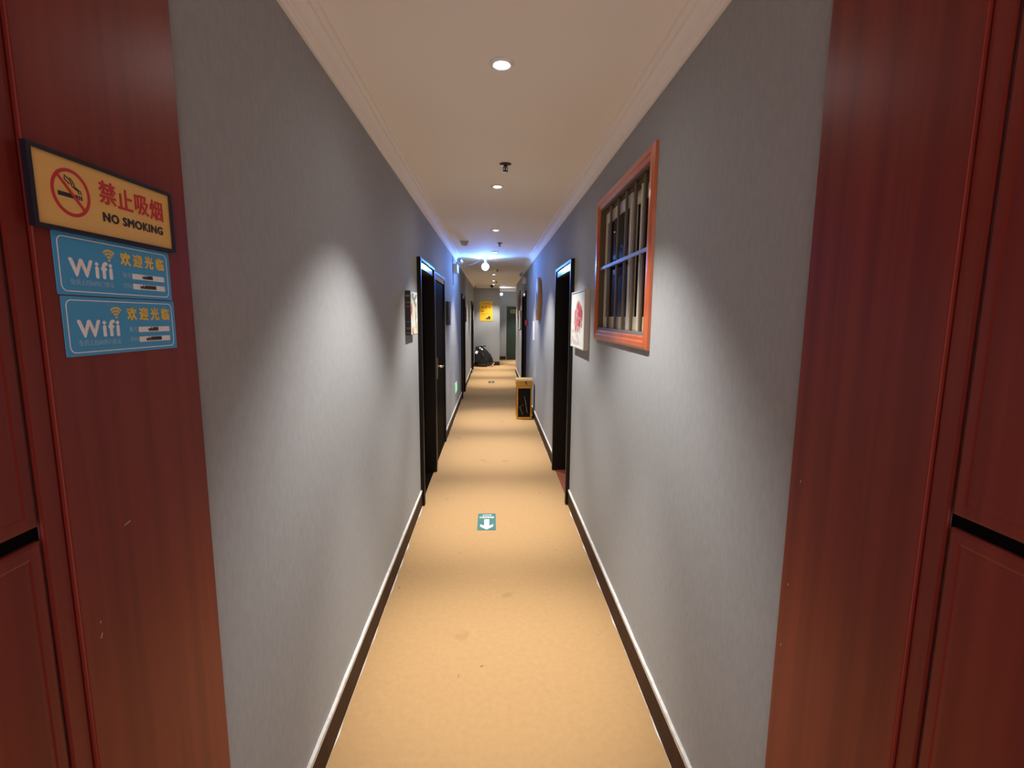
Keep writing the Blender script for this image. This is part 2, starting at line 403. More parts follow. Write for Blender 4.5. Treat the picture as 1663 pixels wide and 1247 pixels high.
# ------------------------------------------------------------------ doors (local x along the wall, y up, z out)
def door(n, mx, Wd, h, label, depth=0.06, strip=0.055, side=1, handle=None, threshold=None, proud=0.03):
    t = thing('door_%d' % n, label, 'door', mx, kind='structure')
    jw, hd = 0.045, 0.028
    q = BM(); e = 0.0006
    box(q, e, jw, 0.001, h-e, -0.15, proud, 0.004); box(q, Wd-jw, Wd-e, 0.001, h-e, -0.15, proud, 0.004)
    box(q, jw, Wd-jw, h-hd, h-e, -0.15, proud, 0.004)
    obj('frame', q, 'dframe', t)
    obj('transom', box(BM(), jw+.0005, Wd-jw-.0005, h-hd-strip, h-hd-.0005, -0.02, min(0.020, proud-.004), 0.002), 'transom', t, 'pale glossy transom strip')
    obj('leaf', box(BM(), jw+.002, Wd-jw-.002, 0.006, h-hd-strip-.001, -depth-.035, -depth, 0.002), 'door', t)
    if threshold: obj('threshold', box(BM(), jw, Wd-jw, 0.0005, 0.005, -0.15, -0.002), threshold, t)
    if handle:
        hx, s = handle
        hb = obj('handle', box(BM(), hx-.02, hx+.02, 0.87, 1.09, -depth+.0003, -depth+.006, 0.002), 'brass', t, 'brass handle plate')
        q = BM(); lathe(q, [(0, 0), (.011, 0), (.011, .052), (0, .052)], 14, 0, T(hx, 1.0, -depth+.006))
        tube(q, [(hx, 1.0, -depth+.05), (hx+s*.03, 1.002, -depth+.056), (hx+s*.08, 0.998, -depth+.057), (hx+s*.115, 0.995, -depth+.052)], .008)
        obj('lever', q, 'chrome', hb, 'chrome lever')
    return t
y0, y1, h = LD[0]; door(1, LW(y0, 0), y1-y0, h, 'nearest black doorway on the left, blue light on its transom', 0.075, 0.052, threshold='door')
y0, y1, h = LD[1]; door(2, LW(y0, 0), y1-y0, h, 'second black door on the left, with brass and chrome handle', 0.003, 0.05, handle=(0.20, 1), threshold='door', proud=0.012)
y0, y1, h = LD[2]; door(3, LW(y0, 0), y1-y0, h, 'third black door on the left, past the green exit sign', 0.05, 0.045, threshold='door')
y0, y1, h = LD[3]; door(4, LW(y0, 0), y1-y0, h, 'farthest black door on the left, beside the black bag', 0.05, 0.045, threshold='door')
y0, y1, h = RD[0]; door(5, RW(y1, 0), y1-y0, h, 'nearest black doorway on the right, with a red wood threshold', 0.11, 0.055, threshold='redsill')
y0, y1, h = RD[1]; door(6, RW(y1, 0), y1-y0, h, 'far black door on the right, beside the red alarm box', 0.05, 0.05, threshold='door')
# green door on the far wall
t = thing('door_7', 'dark green door at the far end of the corridor', 'door', EW(0.485, 0, YF), kind='structure')
q = BM(); box(q, 0, .02, .0005, 1.84, .0005, .03, .003); box(q, .88, .90, .0005, 1.84, .0005, .03, .003); box(q, .02, .88, 1.82, 1.84, .0005, .03, .003)
obj('frame', q, 'green', t)
obj('leaf', box(BM(), .022, .878, .003, 1.818, .0005, .018, .002), 'green', t)
q = BM(); lathe(q, [(0, 0), (.022, 0), (.022, .04), (.03, .05), (.03, .065), (0, .07)], 16, 0, T(.82, .98, .018)); obj('knob', q, 'chrome', t)
t = thing('door_plaque', 'dull yellow rounded plaque with black dot on the green door', 'sign', EW(0.485, 0, YF-.018))
obj('plate', prism(BM(), rrect(.12, .50, 1.605, 1.73, .05), .0004, .008), 'plaque', t)
q = BM(); prism(q, ell(.185, 1.668, .026, .026, 16), .008, .0088); obj('dot', q, 'black', t)
q = BM(); box(q, .26, .44, 1.655, 1.685, .008, .0088); obj('marks', q, 'darkred', t)

# ------------------------------------------------------------------ window on the right wall
WYC, WZC = (WY0+WY1)/2, (WZ0+WZ1)/2
hw, hh = (WY1-WY0)/2, (WZ1-WZ0)/2
win = thing('window_1', 'barred window in an orange red wood casing on the right wall', 'window', RW(WYC, WZC), kind='structure')
q = BM()
PR = [(0.0, -0.03), (0.0, 0.010), (0.006, 0.016), (0.018, 0.016), (0.024, 0.021), (0.046, 0.021), (0.056, 0.012), (0.058, 0.0005), (0.03, 0.0005), (0.0305, -0.03)]
PR = [(0.0, 0.0005), (0.0, 0.010), (0.006, 0.015), (0.020, 0.015), (0.026, 0.021), (0.046, 0.021), (0.056, 0.012), (0.058, 0.0005)]
rows = []
for d, z in PR:
    x, y = hw+d, hh+d
    rows.append([q.verts.new(p) for p in ((-x, -y, z), (x, -y, z), (x, y, z), (-x, y, z))])
for k in range(len(rows)):
    r1, r2 = rows[k], rows[(k+1) % len(rows)]
    for i in range(4): q.faces.new((r1[i], r1[(i+1) % 4], r2[(i+1) % 4], r2[i]))
bmesh.ops.recalc_face_normals(q, faces=q.faces)
obj('casing', q, 'casing', win)
q = BM(); e = 0.0006
box(q, -hw+e, -hw+.012, -hh+e, hh-e, -.15, .0085); box(q, hw-.012, hw-e, -hh+e, hh-e, -.15, .0085)
box(q, -hw+.012, hw-.012, hh-.012, hh-e, -.15, .0085)
obj('reveal', q, 'bar', win)
obj('sill', box(BM(), -hw+.013, hw-.013, -hh+e, -hh+.014, -.15, .0085), 'steel', win)
for y in (2.695, 2.535, 2.385, 2.238, 2.095):
    x = WYC-y; obj('bar', box(BM(), x-.011, x+.011, -hh+.0145, hh-.0125, -.012, -.002, .002), 'bar', win)
obj('crossbar', box(BM(), -hw+.0125, hw-.0125, .000, .017, -.0015, .006, .001), 'steel', win, 'grey steel crossbar')
# two sliding sashes behind the bars
def sash(y0, y1, d, nm):
    a, b = WYC-y1, WYC-y0; q = BM(); lo, hi = -hh+.0145, hh-.0125
    box(q, a, b, hi-.075, hi-.018, d-.02, d, .001); box(q, a, b, lo, lo+.062, d-.02, d, .001)
    box(q, a, a+.035, lo+.062, hi-.075, d-.02, d, .001); box(q, b-.03, b, lo+.062, hi-.075, d-.02, d, .001)
    s = obj('sash', q, 'alu', win, 'pale aluminium sliding sash')
    obj('pane', box(BM(), a+.0355, b-.0305, lo+.0625, hi-.0755, d-.013, d-.008), 'glass', s)
    return s
sash(2.345, 2.868, -.020, 'far'); sash(2.003, 2.385, -.045, 'near')
q = BM(); box(q, WYC-2.205, WYC-2.185, -hh+.0145, hh-.0125, -.040, -.021, .001); obj('pale_upright', q, 'alu', win)  # narrow pale upright strip behind the bars
obj('top_track', box(BM(), -hw+.0125, hw-.0125, hh-.030, hh-.0125, -.07, -.0125), 'bar', win)
obj('screw', lathe(BM(), [(0, 0), (.005, 0), (.005, .001), (0, .001)], 12, 0, T(WYC-2.04, -hh+.04, -.045)), 'black', win)
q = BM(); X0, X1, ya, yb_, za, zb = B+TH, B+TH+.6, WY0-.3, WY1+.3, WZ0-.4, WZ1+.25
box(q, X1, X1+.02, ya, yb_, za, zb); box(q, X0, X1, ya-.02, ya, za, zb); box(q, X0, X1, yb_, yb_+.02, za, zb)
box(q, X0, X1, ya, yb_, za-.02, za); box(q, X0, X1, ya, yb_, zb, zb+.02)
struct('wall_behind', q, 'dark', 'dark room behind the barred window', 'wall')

# ------------------------------------------------------------------ ceiling: downlights, sprinklers, detector, dome, bulb
q = BM()
def downlight(label, x, y, lit=True):
    t = thing('downlight', label, 'downlight', CE(x, y), 'recessed ceiling downlights')
    obj('rim', lathe(BM(), [(.026, .001), (.0275, .006), (.034, .009), (.043, .006), (.046, .0005), (.026, .0005)], 36), 'rim', t)
    obj('lens', lathe(BM(), [(0, .0115), (.012, .0112), (.019, .0100), (.0235, .0070), (.0250, .0040), (.0250, .0004), (0, .0004)], 28), 'lens' if lit else 'lensoff', t)
    return t
DL = [(1.91, 'round downlight nearest the viewer, the largest on the ceiling'),
      (3.60, 'lit round downlight just behind the nearest sprinkler head'),
      (5.37, 'lit round downlight in front of the beige detector box, third from the viewer'),
      (7.20, 'lit round downlight between the second sprinkler and the hanging bulb'),
      (9.17, 'unlit round downlight just past the hanging bulb'),
      (11.06, 'lit round downlight just past the third sprinkler head'),
      (13.0, 'lit round downlight just before the farthest sprinkler head'),
      (14.55, 'lit round downlight just before the black dome camera')]
def spot(name, watts, size, blend):
    l = bpy.data.lights.new(name, 'SPOT'); l.energy = watts; l.color = DOWN_COL
    l.spot_size = math.radians(size); l.spot_blend = blend; l.shadow_soft_size = 0.022
    return l
lamps = [spot('downlight_beam', DOWN_W, 92, 0.60), spot('downlight_core', CORE_W, 47, 1.0), spot('downlight_spill', SPILL_W, 176, 1.0)]
def beam(parent):
    for l in lamps:
        o = bpy.data.objects.new(l.name, l); COL.objects.link(o)
        o.parent = parent; o.matrix_local = Matrix.Rotation(PI, 4, 'X') @ Matrix.Translation((0, 0, -.038))
src = None
for y, lb in DL:
    lit = y != 9.17
    if src is None or not lit:
        t = downlight(lb, 0.030 if y < 9 else 0.02, y, lit)
        if lit: src = t; beam(t)
    else:
        t = copy_tree(src); t.matrix_world = CE(0.030 if y < 9 else 0.02, y); t['label'] = lb
t = copy_tree(src); t.matrix_world = CE(1.0, 16.2); t['label'] = 'downlight round the corner in the side passage'
def sprinkler(label, x, y):
    t = thing('sprinkler', label, 'sprinkler', CE(x, y), 'ceiling sprinkler heads')
    obj('escutcheon', lathe(BM(), [(.006, .010), (.018, .008), (.034, .003), (.036, .0005), (.006, .0005)], 28), 'sprinkler', t)
    obj('body', lathe(BM(), [(0, .0102), (.011, .0102), (.010, .018), (.005, .020), (.004, .036), (0, .038)], 16), 'sprinkler', t)
    q = BM()
    for s in (-1, 1): tube(q, [(s*.008, 0, .017), (s*.014, 0, .026), (s*.011, 0, .036), (s*.003, 0, .042)], .0028)
    obj('frame_arms', q, 'sprinkler', t)
    obj('deflector', lathe(BM(), [(0, .042), (.015, .042), (.016, .044), (0, .046)], 20), 'sprinkler', t)
    return t
sp = None
for x, y, lb in [(.074, 3.09, 'nearest bronze sprinkler head, between the two nearest downlights'),
                 (.084, 6.32, 'bronze sprinkler head beside the beige detector box'),
                 (.086, 9.95, 'bronze sprinkler head beyond the hanging bulb, third from the viewer'),
                 (.095, 13.32, 'farthest bronze sprinkler head, near the black dome camera')]:
    if sp is None: sp = t = sprinkler(lb, x, y)
    else: t = copy_tree(sp); t.matrix_world = CE(x, y); t['label'] = lb
# beige detector: tapered box
t = thing('smoke_detector', 'beige tapered detector box on the ceiling left of the downlights', 'detector', CE(-.35, 6.235))
q = BM(); v = []
for s, z in ((.050, .0005), (.050, .012), (.034, .046), (.030, .048)):
    v.append([q.verts.new((x*s, y*s, z)) for x, y in ((-1, -1), (1, -1), (1, 1), (-1, 1))])
for a, b in zip(v, v[1:]):
    for i in range(4): q.faces.new((a[i], a[(i+1) % 4], b[(i+1) % 4], b[i]))
q.faces.new(v[0][::-1]); q.faces.new(v[-1]); bmesh.ops.recalc_face_normals(q, faces=q.faces)
obj('housing', q, 'beige', t)
obj('sensor_lens', lathe(BM(), [(0, .048), (.012, .048), (.009, .053), (0, .054)], 16), 'white', t)
t = thing('dome_camera', 'small black dome camera on the ceiling before the end wall', 'security camera', CE(-.03, 14.9))
obj('base', lathe(BM(), [(0, .0005), (.062, .0005), (.062, .022), (.056, .028), (0, .028)], 28), 'dome', t)
obj('dome', lathe(BM(), [(.048, .028), (.046, .045), (.036, .066), (.02, .078), (0, .081)], 28), 'dome', t)
# hanging bulb and its cable
t = thing('light_bulb', 'glowing blue white round bulb hanging from the ceiling', 'light bulb', CE(-.122, 8.05))
obj('ceiling_rose', lathe(BM(), [(0, .0005), (.042, .0005), (.042, .010), (.034, .018), (0, .018)], 24), 'white', t)
obj('lamp_holder', lathe(BM(), [(0, .018), (.019, .018), (.021, .045), (.017, .062), (0, .062)], 20), 'white', t)
bz = .126
prof = [(.013, .060), (.016, .068)] + [(.059*math.sin(a), bz-.059*math.cos(a)) for a in [PI*k/14 for k in range(3, 15)]]
obj('globe', lathe(BM(), prof, 32), 'bulb', t)
bl = bpy.data.lights.new('bulb_glow', 'SPOT'); bl.energy = BULB_W; bl.color = BULB_COL; bl.spot_size = PI; bl.spot_blend = 1.0; bl.shadow_soft_size = 0.03
o = bpy.data.objects.new('bulb_glow', bl); COL.objects.link(o)
o.parent = t; o.matrix_local = Matrix.Translation((0, .094, bz)) @ Matrix.Rotation(PI/2-.42, 4, 'X')
P = []
x0, z0, x1, z1 = -A+.070, 2.262, -.172, 2.424
for i in range(15):
    k = i/14; P.append((x0+(x1-x0)*k, 7.35+(8.045-7.35)*k, z0+(z1-z0)*k-.045*math.sin(PI*k)))
P.append((-.1655, 8.05, 2.4255))
tag(obj('power_cable', tube(BM(), P, .0022), 'cable'), 'thin grey cable sagging from the wall emergency light to the hanging bulb', 'cable')

# ------------------------------------------------------------------ emergency lights
def emergency(label, mx, L=.30):
    t = thing('emergency_light', label, 'emergency light', mx, 'twin head emergency lights')
    obj('housing', box(BM(), 0, L, -.058, .058, .0005, .065, .006), 'white', t)
    for hx, tw in ((.07, -.5), (.23, .5)):
        hd = obj('lamp_head', lathe(BM(), [(0, -.030), (.022, -.026), (.036, -.008), (.040, .016), (.037, .022), (0, .022)], 24, 0,
                 T(hx, .118, .085) @ Matrix.Rotation(tw, 4, 'Y') @ Matrix.Rotation(.15, 4, 'X')), 'white', t)
        q = BM(); lathe(q, [(0, .0222), (.033, .0222), (.030, .027), (0, .029)], 24, 0, T(hx, .118, .085) @ Matrix.Rotation(tw, 4, 'Y') @ Matrix.Rotation(.15, 4, 'X'))
        obj('lamp_face', q, 'led', hd, 'bluish led face')
        q = BM(); tube(q, [(hx, .0575, .04), (hx, .075, .05), (hx, .095, .075)], .011); obj('neck', q, 'white', t)
    return t
em = emergency('white emergency light high on the left wall beside the hanging bulb', LW(7.20, 2.20))
obj('cable_duct', box(BM(), .0, .022, -.235, -.0585, .0005, .012, .002), 'white', em)
c = copy_tree(em); c.matrix_world = RW(9.55, 2.175); c['label'] = 'white emergency light high on the right wall past the round wall decoration'
for ch in list(c.children):
    if ch.name.startswith('cable_duct'): bpy.data.objects.remove(ch)
t = thing('wall_spotlight', 'small glowing white spotlight at the corner above the side passage', 'spotlight', frame((XE, 16.1, 2.20), (0, 1, 0), (0, 0, 1)))
obj('bracket', box(BM(), -.04, .04, -.05, .05, .0005, .03, .004), 'white', t)
obj('bulb', lathe(BM(), [(.038*math.sin(PI*k/12), -.038*math.cos(PI*k/12)) for k in range(13)], 20, 0, T(-.005, .015, .068)), 'cool', t)
pl = bpy.data.lights.new('spotlight_glow', 'POINT'); pl.energy = 3; pl.color = (.8, .9, 1); pl.shadow_soft_size = .03
o = bpy.data.objects.new('spotlight_glow', pl); COL.objects.link(o); o.parent = t; o.matrix_local = T(0, 0.08, .13)

# ------------------------------------------------------------------ signs on the left casing board
BX = -A + .0122
def card(y, z): return frame((BX, y, z), (0, 1, 0), (0, 0, 1))
SY, SZ = .7705, 1.6815                                     # no smoking sign
t = thing('no_smoking_sign', 'gold no smoking sign in a dark frame above two blue cards', 'sign', card(SY, SZ))
hw_, hh_ = .1325, .0488
obj('plate', box(BM(), -hw_, hw_, -hh_, hh_, .0003, .0050), 'signgold', t, 'gold face')
obj('border', loopband(BM(), [(-hw_-.001, -hh_-.001), (hw_+.001, -hh_-.001), (hw_+.001, hh_+.001), (-hw_-.001, hh_+.001)],
    [(-hw_+.0055, -hh_+.0045), (hw_-.0055, -hh_+.0045), (hw_-.0055, hh_-.0045), (-hw_+.0055, hh_-.0045)], .0003, .0075), 'signframe', t, 'dark navy border')
def sx(y): return y-SY
def sz(z): return z-SZ
q = BM(); cx, cz, R = sx(.698), sz(1.6838), .0305
loopband(q, ell(cx, cz, R, R, 40), ell(cx, cz, R-.0042, R-.0042, 40), .005, .0056)
a = -PI/4; stroke(q, [(cx+(R-.003)*math.cos(a+PI), cz+(R-.003)*math.sin(a+PI)), (cx+(R-.003)*math.cos(a), cz+(R-.003)*math.sin(a))], .0038, .0054, .0059)
obj('prohibition_ring', q, 'red', t, 'red crossed ring')
q = BM(); box(q, cx-.0205, cx+.010, cz-.0065, cz-.001, .005, .0054); box(q, cx+.0115, cx+.0135, cz-.0065, cz-.001, .005, .0054); box(q, cx+.015, cx+.017, cz-.0065, cz-.001, .005, .0054)
def wav(x0, z0, s=1):
    return [(x0+s*dx, z0+dz) for dx, dz in ((0, 0), (-.001, .004), (-.006, .006), (-.010, .008), (-.011, .012), (-.014, .016), (-.017, .018))]
stroke(q, wav(cx+.0165, cz+.001), .0014, .005, .0054); stroke(q, wav(cx+.0125, cz+.001), .0014, .005, .0054)
stroke(q, [(cx-.004, cz+.018), (cx-.008, cz+.021), (cx-.0085, cz+.016), (cx-.005, cz+.0135), (cx-.001, cz+.011)], .0014, .005, .0054)
obj('cigarette_icon', q, 'black', t, 'black cigarette and smoke')
for ch, yy, zz in zip('禁止吸烟', (.7615, .7955, .8300, .8650), (1.6955, 1.6930, 1.6945, 1.6925)):
    text(ch, .0335, sx(yy), sz(zz), .0053, 'red', 'lettering', t, .0006)
text('NO SMOKING', .0172, sx(.8125), sz(1.6630), .0053, 'black', 'lettering', t, .0006, wscale=1.10, gap=1.10)
def wifi(label, yc, zc, tilt):
    mx = card(yc, zc) @ Matrix.Rotation(tilt, 4, 'Z')
    t = thing('wifi_card', label, 'sign', mx, 'blue wifi cards')
    a, b = .1135, .0405
    obj('card', prism(BM(), rrect(-a, a, -b, b, .002, 3), .0002, .0012), 'blue', t)
    bo, bi = rrect(-a+.006, a-.007, -b+.0045, b-.0045, .009, 6), rrect(-a+.0073, a-.0083, -b+.0058, b-.0058, .0077, 6)
    obj('border', loopband(BM(), bo, bi, .0012, .0014), 'cardwhite', t, 'thin white outline')
    text('Wifi', .0325, -.054, -.0045, .0014, 'cardwhite', 'lettering', t, .0010, wscale=1.10, gap=1.24)
    q = BM()
    ix, iz = -.0215, .0125
    for r in (.005, .0095, .0140):
        o = [(ix+r*math.cos(PI*.25+PI*.5*k/10), iz+r*math.sin(PI*.25+PI*.5*k/10)) for k in range(11)]
        stroke(q, o, .0026, .0012, .0015)
    prism(q, ell(ix, iz, .0019, .0019, 10), .0012, .0015)
    obj('wifi_symbol', q, 'cardyellow', t, 'yellow wireless waves')
    for k, ch in enumerate('欢迎光临'):
        text(ch, .0205, .0110+.0258*k, .0165, .0014, 'cardyellow', 'lettering', t, .0006)
    for zz, tx, lb in ((-.0065, 'wh888', '账号:'), (-.0220, 'wh888888', '密码:')):
        obj('text_box', box(BM(), .0225, .0965, zz-.0042, zz+.0042, .0012, .0014), 'cardwhite', t, 'white password strip')
        text(tx, .0088, .0560, zz, .0016, 'black', 'lettering', t, .0001)
        text(lb, .0085, .0120, zz, .0014, 'cardpale', 'lettering', t, .0001)
    text('免费无线网络已覆盖', .0085, -.0545, -.0235, .0014, 'cardpale', 'lettering', t, .0001)
    return t
wifi('upper blue wifi card, directly under the no smoking sign', .7785, 1.5905, -.006)
wifi('lower blue wifi card, under the other blue card', .7810, 1.5080, -.006)

# ------------------------------------------------------------------ pictures and notices on the left wall
def canvas(name, label, mx, Wd, h, d, face, edge, daubs, bands=None):
    t = thing(name, label, 'picture', mx)
    q = BM(); box(q, 0, Wd, -h/2, h/2, .0005, d, .003)
    if bands:
        for z0, z1, mi in bands: box(q, -.0008, .0, z0, z1, .004, d-.004, 0, mi)
    obj('stretched_canvas', q, edge, t, 'dark wrapped canvas edge')
    q = BM(); box(q, .004, Wd-.004, -h/2+.004, h/2-.004, d, d+.0008)
    obj('painted_face', q, face, t)
    q = BM(); mats = []
    for i, (mn, cx_, cz_, rx, rz, rot) in enumerate(daubs):
        if mn not in mats: mats.append(mn)
        prism(q, ell(cx_, cz_, rx, rz, 14, rot), d+.0008, d+.0012+.00003*i, mats.index(mn))
    if mats: obj('brush_strokes', q, mats, t)
    return t
random.seed(3)
D = [('crimson', .03, .03, .022, .035, .2), ('rose', .045, .045, .012, .02, 0), ('crimson', .02, .0, .015, .018, 0), ('yellowgreen', .02, .085, .012, .04, .3),
     ('greydaub', .15, .08, .09, .018, -.4), ('greydaub', .19, -.0, .01, .07, .15), ('greydaub', .21, .11, .05, .015, .3), ('yellowgreen', .24, -.1, .018, .045, 0),
     ('black', .20, -.055, .006, .05, .1), ('orange', .08, -.12, .03, .025, .2), ('cream', .14, -.11, .06, .03, .1), ('yellowgreen', .22, -.01, .012, .03, -.4),
     ('orange', .20, -.04, .02, .012, .5), ('greydaub', .09, .12, .03, .012, .2), ('black', .24, .02, .005, .06, -.1), ('cream', .11, .02, .04, .07, 0)]
canvas('canvas_picture', 'white floral canvas with dark striped edge on the left wall before the first doorway', LW(3.27, 1.54), .285, .292, .036, 'canvas', ['canvasdark', 'greydaub'],
       D, [(.105, .12, 1), (.065, .073, 1), (.04, .046, 1), (-.06, -.055, 1), (-.105, -.095, 1), (-.135, -.128, 1)])
D = [('orange', .13, .05, .06, .05, .3), ('orange', .17, .0, .07, .03, -.3), ('greydaub', .22, .10, .05, .02, .3), ('yellowgreen', .2, -.08, .05, .018, .2), ('black', .10, -.07, .07, .04, 0),
     ('orange', .11, .09, .05, .015, .1), ('greydaub', .24, -.03, .03, .05, 0)]
canvas('canvas_picture', 'small dark canvas picture on the left wall just past the second door', LW(6.06, 1.55), .29, .29, .036, 'canvasdark', ['canvasdark'], D)
D = [('black', .10, .02, .03, .05, 0), ('black', .22, -.03, .04, .04, .2), ('maroon', .16, .09, .08, .012, 0), ('black', .15, -.1, .09, .012, 0)]
canvas('canvas_picture', 'small yellow canvas picture on the left wall past the third door', LW(10.0, 1.55), .30, .31, .036, 'poster', ['canvasdark'], D)
t = thing('wall_notice', 'small white notice on the left wall past the farthest left door', 'notice', LW(14.16, 1.52))
obj('sheet', box(BM(), 0, .42, -.14, .14, .0005, .012, .002), 'paper', t)
t = thing('exit_sign', 'low green glowing exit sign near the floor on the left wall', 'sign', LW(7.34, .42))
obj('plate', box(BM(), 0, .36, -.075, .075, .0005, .012, .003), 'white', t)
obj('lit_face', box(BM(), .03, .33, -.055, .055, .012, .014, .0), 'exitgreen', t)
q = BM()
prism(q, ell(.13, .032, .010, .010, 14), .014, .0147); stroke(q, [(.125, .022), (.115, -.008), (.13, -.024), (.122, -.046)], .012, .014, .0147)
stroke(q, [(.115, -.008), (.095, -.02), (.08, -.02)], .010, .014, .0147); stroke(q, [(.123, .016), (.143, .004), (.155, .012)], .007, .014, .0147)
stroke(q, [(.123, .016), (.103, .012), (.097, -.002)], .007, .014, .0147)
prism(q, [(.25, -.01), (.25, .01), (.215, .01), (.215, .026), (.185, 0), (.215, -.026), (.215, -.01)], .014, .0147)
obj('running_figure', q, 'stickerwhite', t, 'pale running figure and arrow')

# ------------------------------------------------------------------ right wall: picture, round decoration, notices, alarm
t = thing('framed_painting', 'white framed painting of a red tree beside the right doorway', 'picture', RW(3.70, 1.503))
W_, h_, d_ = .535, .395, .036
obj('canvas', box(BM(), .006, W_-.006, -h_/2+.006, h_/2-.006, .0005, d_-.004), 'canvas', t)
obj('frame', loopband(BM(), [(0, -h_/2), (W_, -h_/2), (W_, h_/2), (0, h_/2)], [(.010, -h_/2+.010), (W_-.010, -h_/2+.010), (W_-.010, h_/2-.010), (.010, h_/2-.010)], .0005, d_), 'picframe', t, 'thin pale frame')
q = BM(); random.seed(11); mats = ['blush', 'pink', 'rose', 'crimson', 'canvas']; n = 0
for i in range(16):
    prism(q, ell(random.uniform(.06, .48), random.uniform(-.17, -.08), random.uniform(.02, .06), random.uniform(.008, .022), 12, random.uniform(-.3, .3)), d_-.004, d_-.0036+.00002*n, 0); n += 1
for i in range(120):
    a = random.uniform(0, 2*PI); r = random.random()**.6
    x = .285+.165*r*math.cos(a); z = .02+.095*r*math.sin(a) - .16*max(0, .24-x)
    k = (x-.12)/.33
    mi = random.choice([0, 1, 1, 2] if k < .35 else [1, 2, 2, 3] if k < .55 else [2, 3, 3])
    if k < .4 and random.random() < .3: continue
    prism(q, ell(x, z, random.uniform(.005, .013), random.uniform(.010, .028), 10, random.uniform(-.35, .35)), d_-.004, d_-.0034+.00002*n, mi); n += 1
for i in range(22):
    prism(q, ell(random.uniform(.14, .42), random.uniform(-.07, .06), random.uniform(.003, .007), random.uniform(.008, .022), 8, random.uniform(-.3, .3)), d_-.004, d_-.0033+.00002*n, random.choice([0, 1, 4])); n += 1
obj('red_tree', q, mats, t, 'red and pink brush daubs')
t = thing('round_wall_decoration', 'round light wood rimmed decoration on the right wall before the hanging bulb', 'wall decoration', RW(6.60, 1.752))
obj('rim', lathe(BM(), [(.278, .0005), (.284, .004), (.284, .041), (.280, .045), (.268, .045), (.266, .042), (.266, .0005)], 56), 'lightwood', t, 'light wood rim')
q = BM(); lathe(q, [(0, .001), (.2655, .001), (.2655, .041), (0, .0415)], 48); obj('face', q, 'artface', t)
q = BM(); random.seed(5)
for cx_, cz_, rx, rz, ro, mi in ((-.02, .02, .05, .07, .3, 0), (.05, -.01, .035, .09, -.2, 0), (-.07, -.06, .05, .03, .2, 1), (.08, .06, .03, .05, .5, 1), (0, -.12, .10, .018, .1, 1), (-.04, .07, .02, .04, 0, 2)):
    prism(q, ell(cx_, cz_, rx, rz, 18, ro), .0412, .0422, mi)
obj('painted_shapes', q, ['greydaub', 'blush', 'black'], t)
t = thing('wall_notice', 'white paper notice on the right wall under the round wood rimmed decoration', 'notice', RW(7.60, 1.305))
obj('sheet', box(BM(), 0, .30, -.143, .143, .0005, .006, .001), 'paper', t)
t = thing('fire_alarm_box', 'small red fire alarm box on the right wall before the far door', 'alarm', RW(8.82, 1.405))
obj('housing', box(BM(), 0, .095, -.047, .047, .0005, .048, .005), 'alarm', t)
obj('press_panel', box(BM(), .02, .075, -.022, .028, .048, .0495, .0005), 'paper', t, 'pale press panel')
t = thing('framed_picture', 'tall dark red framed picture on the right wall beyond the far door', 'picture', RW(11.75, 1.76))
obj('frame', loopband(BM(), [(0, -.33), (.62, -.33), (.62, .33), (0, .33)], [(.03, -.30), (.59, -.30), (.59, .30), (.03, .30)], .0005, .03), 'darkred', t)
obj('canvas', box(BM(), .03, .59, -.30, .30, .0005, .02), 'darkred', t)
obj('brush_strokes', prism(prism(BM(), ell(.3, .05, .16, .12, 18), .02, .0205, 0), ell(.3, -.18, .2, .05, 16, .1), .02, .0206, 1), ['orange', 'lightwood'], t)
t = thing('wall_box', 'white wall box on the right wall just past the far door', 'box', RW(10.78, 1.43))
obj('cabinet', box(BM(), 0, .38, -.18, .21, .0005, .05, .006), 'white', t)
obj('drip_tray', box(BM(), .06, .32, -.205, -.181, .0005, .07, .004), 'beige', t)
obj('lid', box(BM(), .015, .365, .10, .20, .05, .055, .002), 'white', t)

# ------------------------------------------------------------------ end wall: poster, bag
t = thing('poster', 'yellow printed poster on the end wall above the black bag', 'poster', EW(-.403, 1.660, YE))
W_, h_ = .395, .595
obj('sheet', box(BM(), 0, W_, -h_/2, h_/2, .0005, .006), 'poster', t)
random.seed(2)
for i in range(4):                                            # title marks
    q = BM(); x = .145+.05*i
    for k, a in enumerate(random.sample((0, PI/2, .6, -.6), 4)):
        stroke(q, [(x-.016*math.cos(a), .225-.016*math.sin(a)), (x+.016*math.cos(a), .225+.016*math.sin(a))], .007, .006, .0063+.0001*k)
    obj('printed_mark', q, 'maroon', t)
for i in range(7): obj('printed_mark', box(BM(), .07+.036*i, .07+.036*i+.026, -.085, -.068, .006, .0064), 'maroon', t)
obj('printed_block', box(BM(), .04, .13, -.02, .012, .006, .0064), 'maroon', t)
for i in range(3): obj('printed_mark', box(BM(), .04+.06*i, .09+.06*i, -.135, -.125, .006, .0064), 'maroon', t)
for x in (.10, .20, .305):
    q = BM(); prism(q, ell(x-.012, .125, .018, .016, 12), .006, .0064); prism(q, ell(x+.012, .125, .018, .016, 12), .006, .0065); prism(q, [(x-.026, .118), (x, .08), (x+.026, .118)], .006, .0066)
    obj('printed_icon', q, 'alarm', t, 'small red icon')
q = BM(); prism(q, ell(.225, -.225, .05, .03, 16), .006, .0064, 0); prism(q, [(.20, -.24), (.33, -.25), (.325, -.17), (.29, -.135), (.255, -.18)], .006, .0065, 1); prism(q, ell(.265, -.215, .016, .016, 12), .0065, .0069, 0)
obj('printed_picture', q, ['greydaub', 'black'], t, 'dark printed picture')
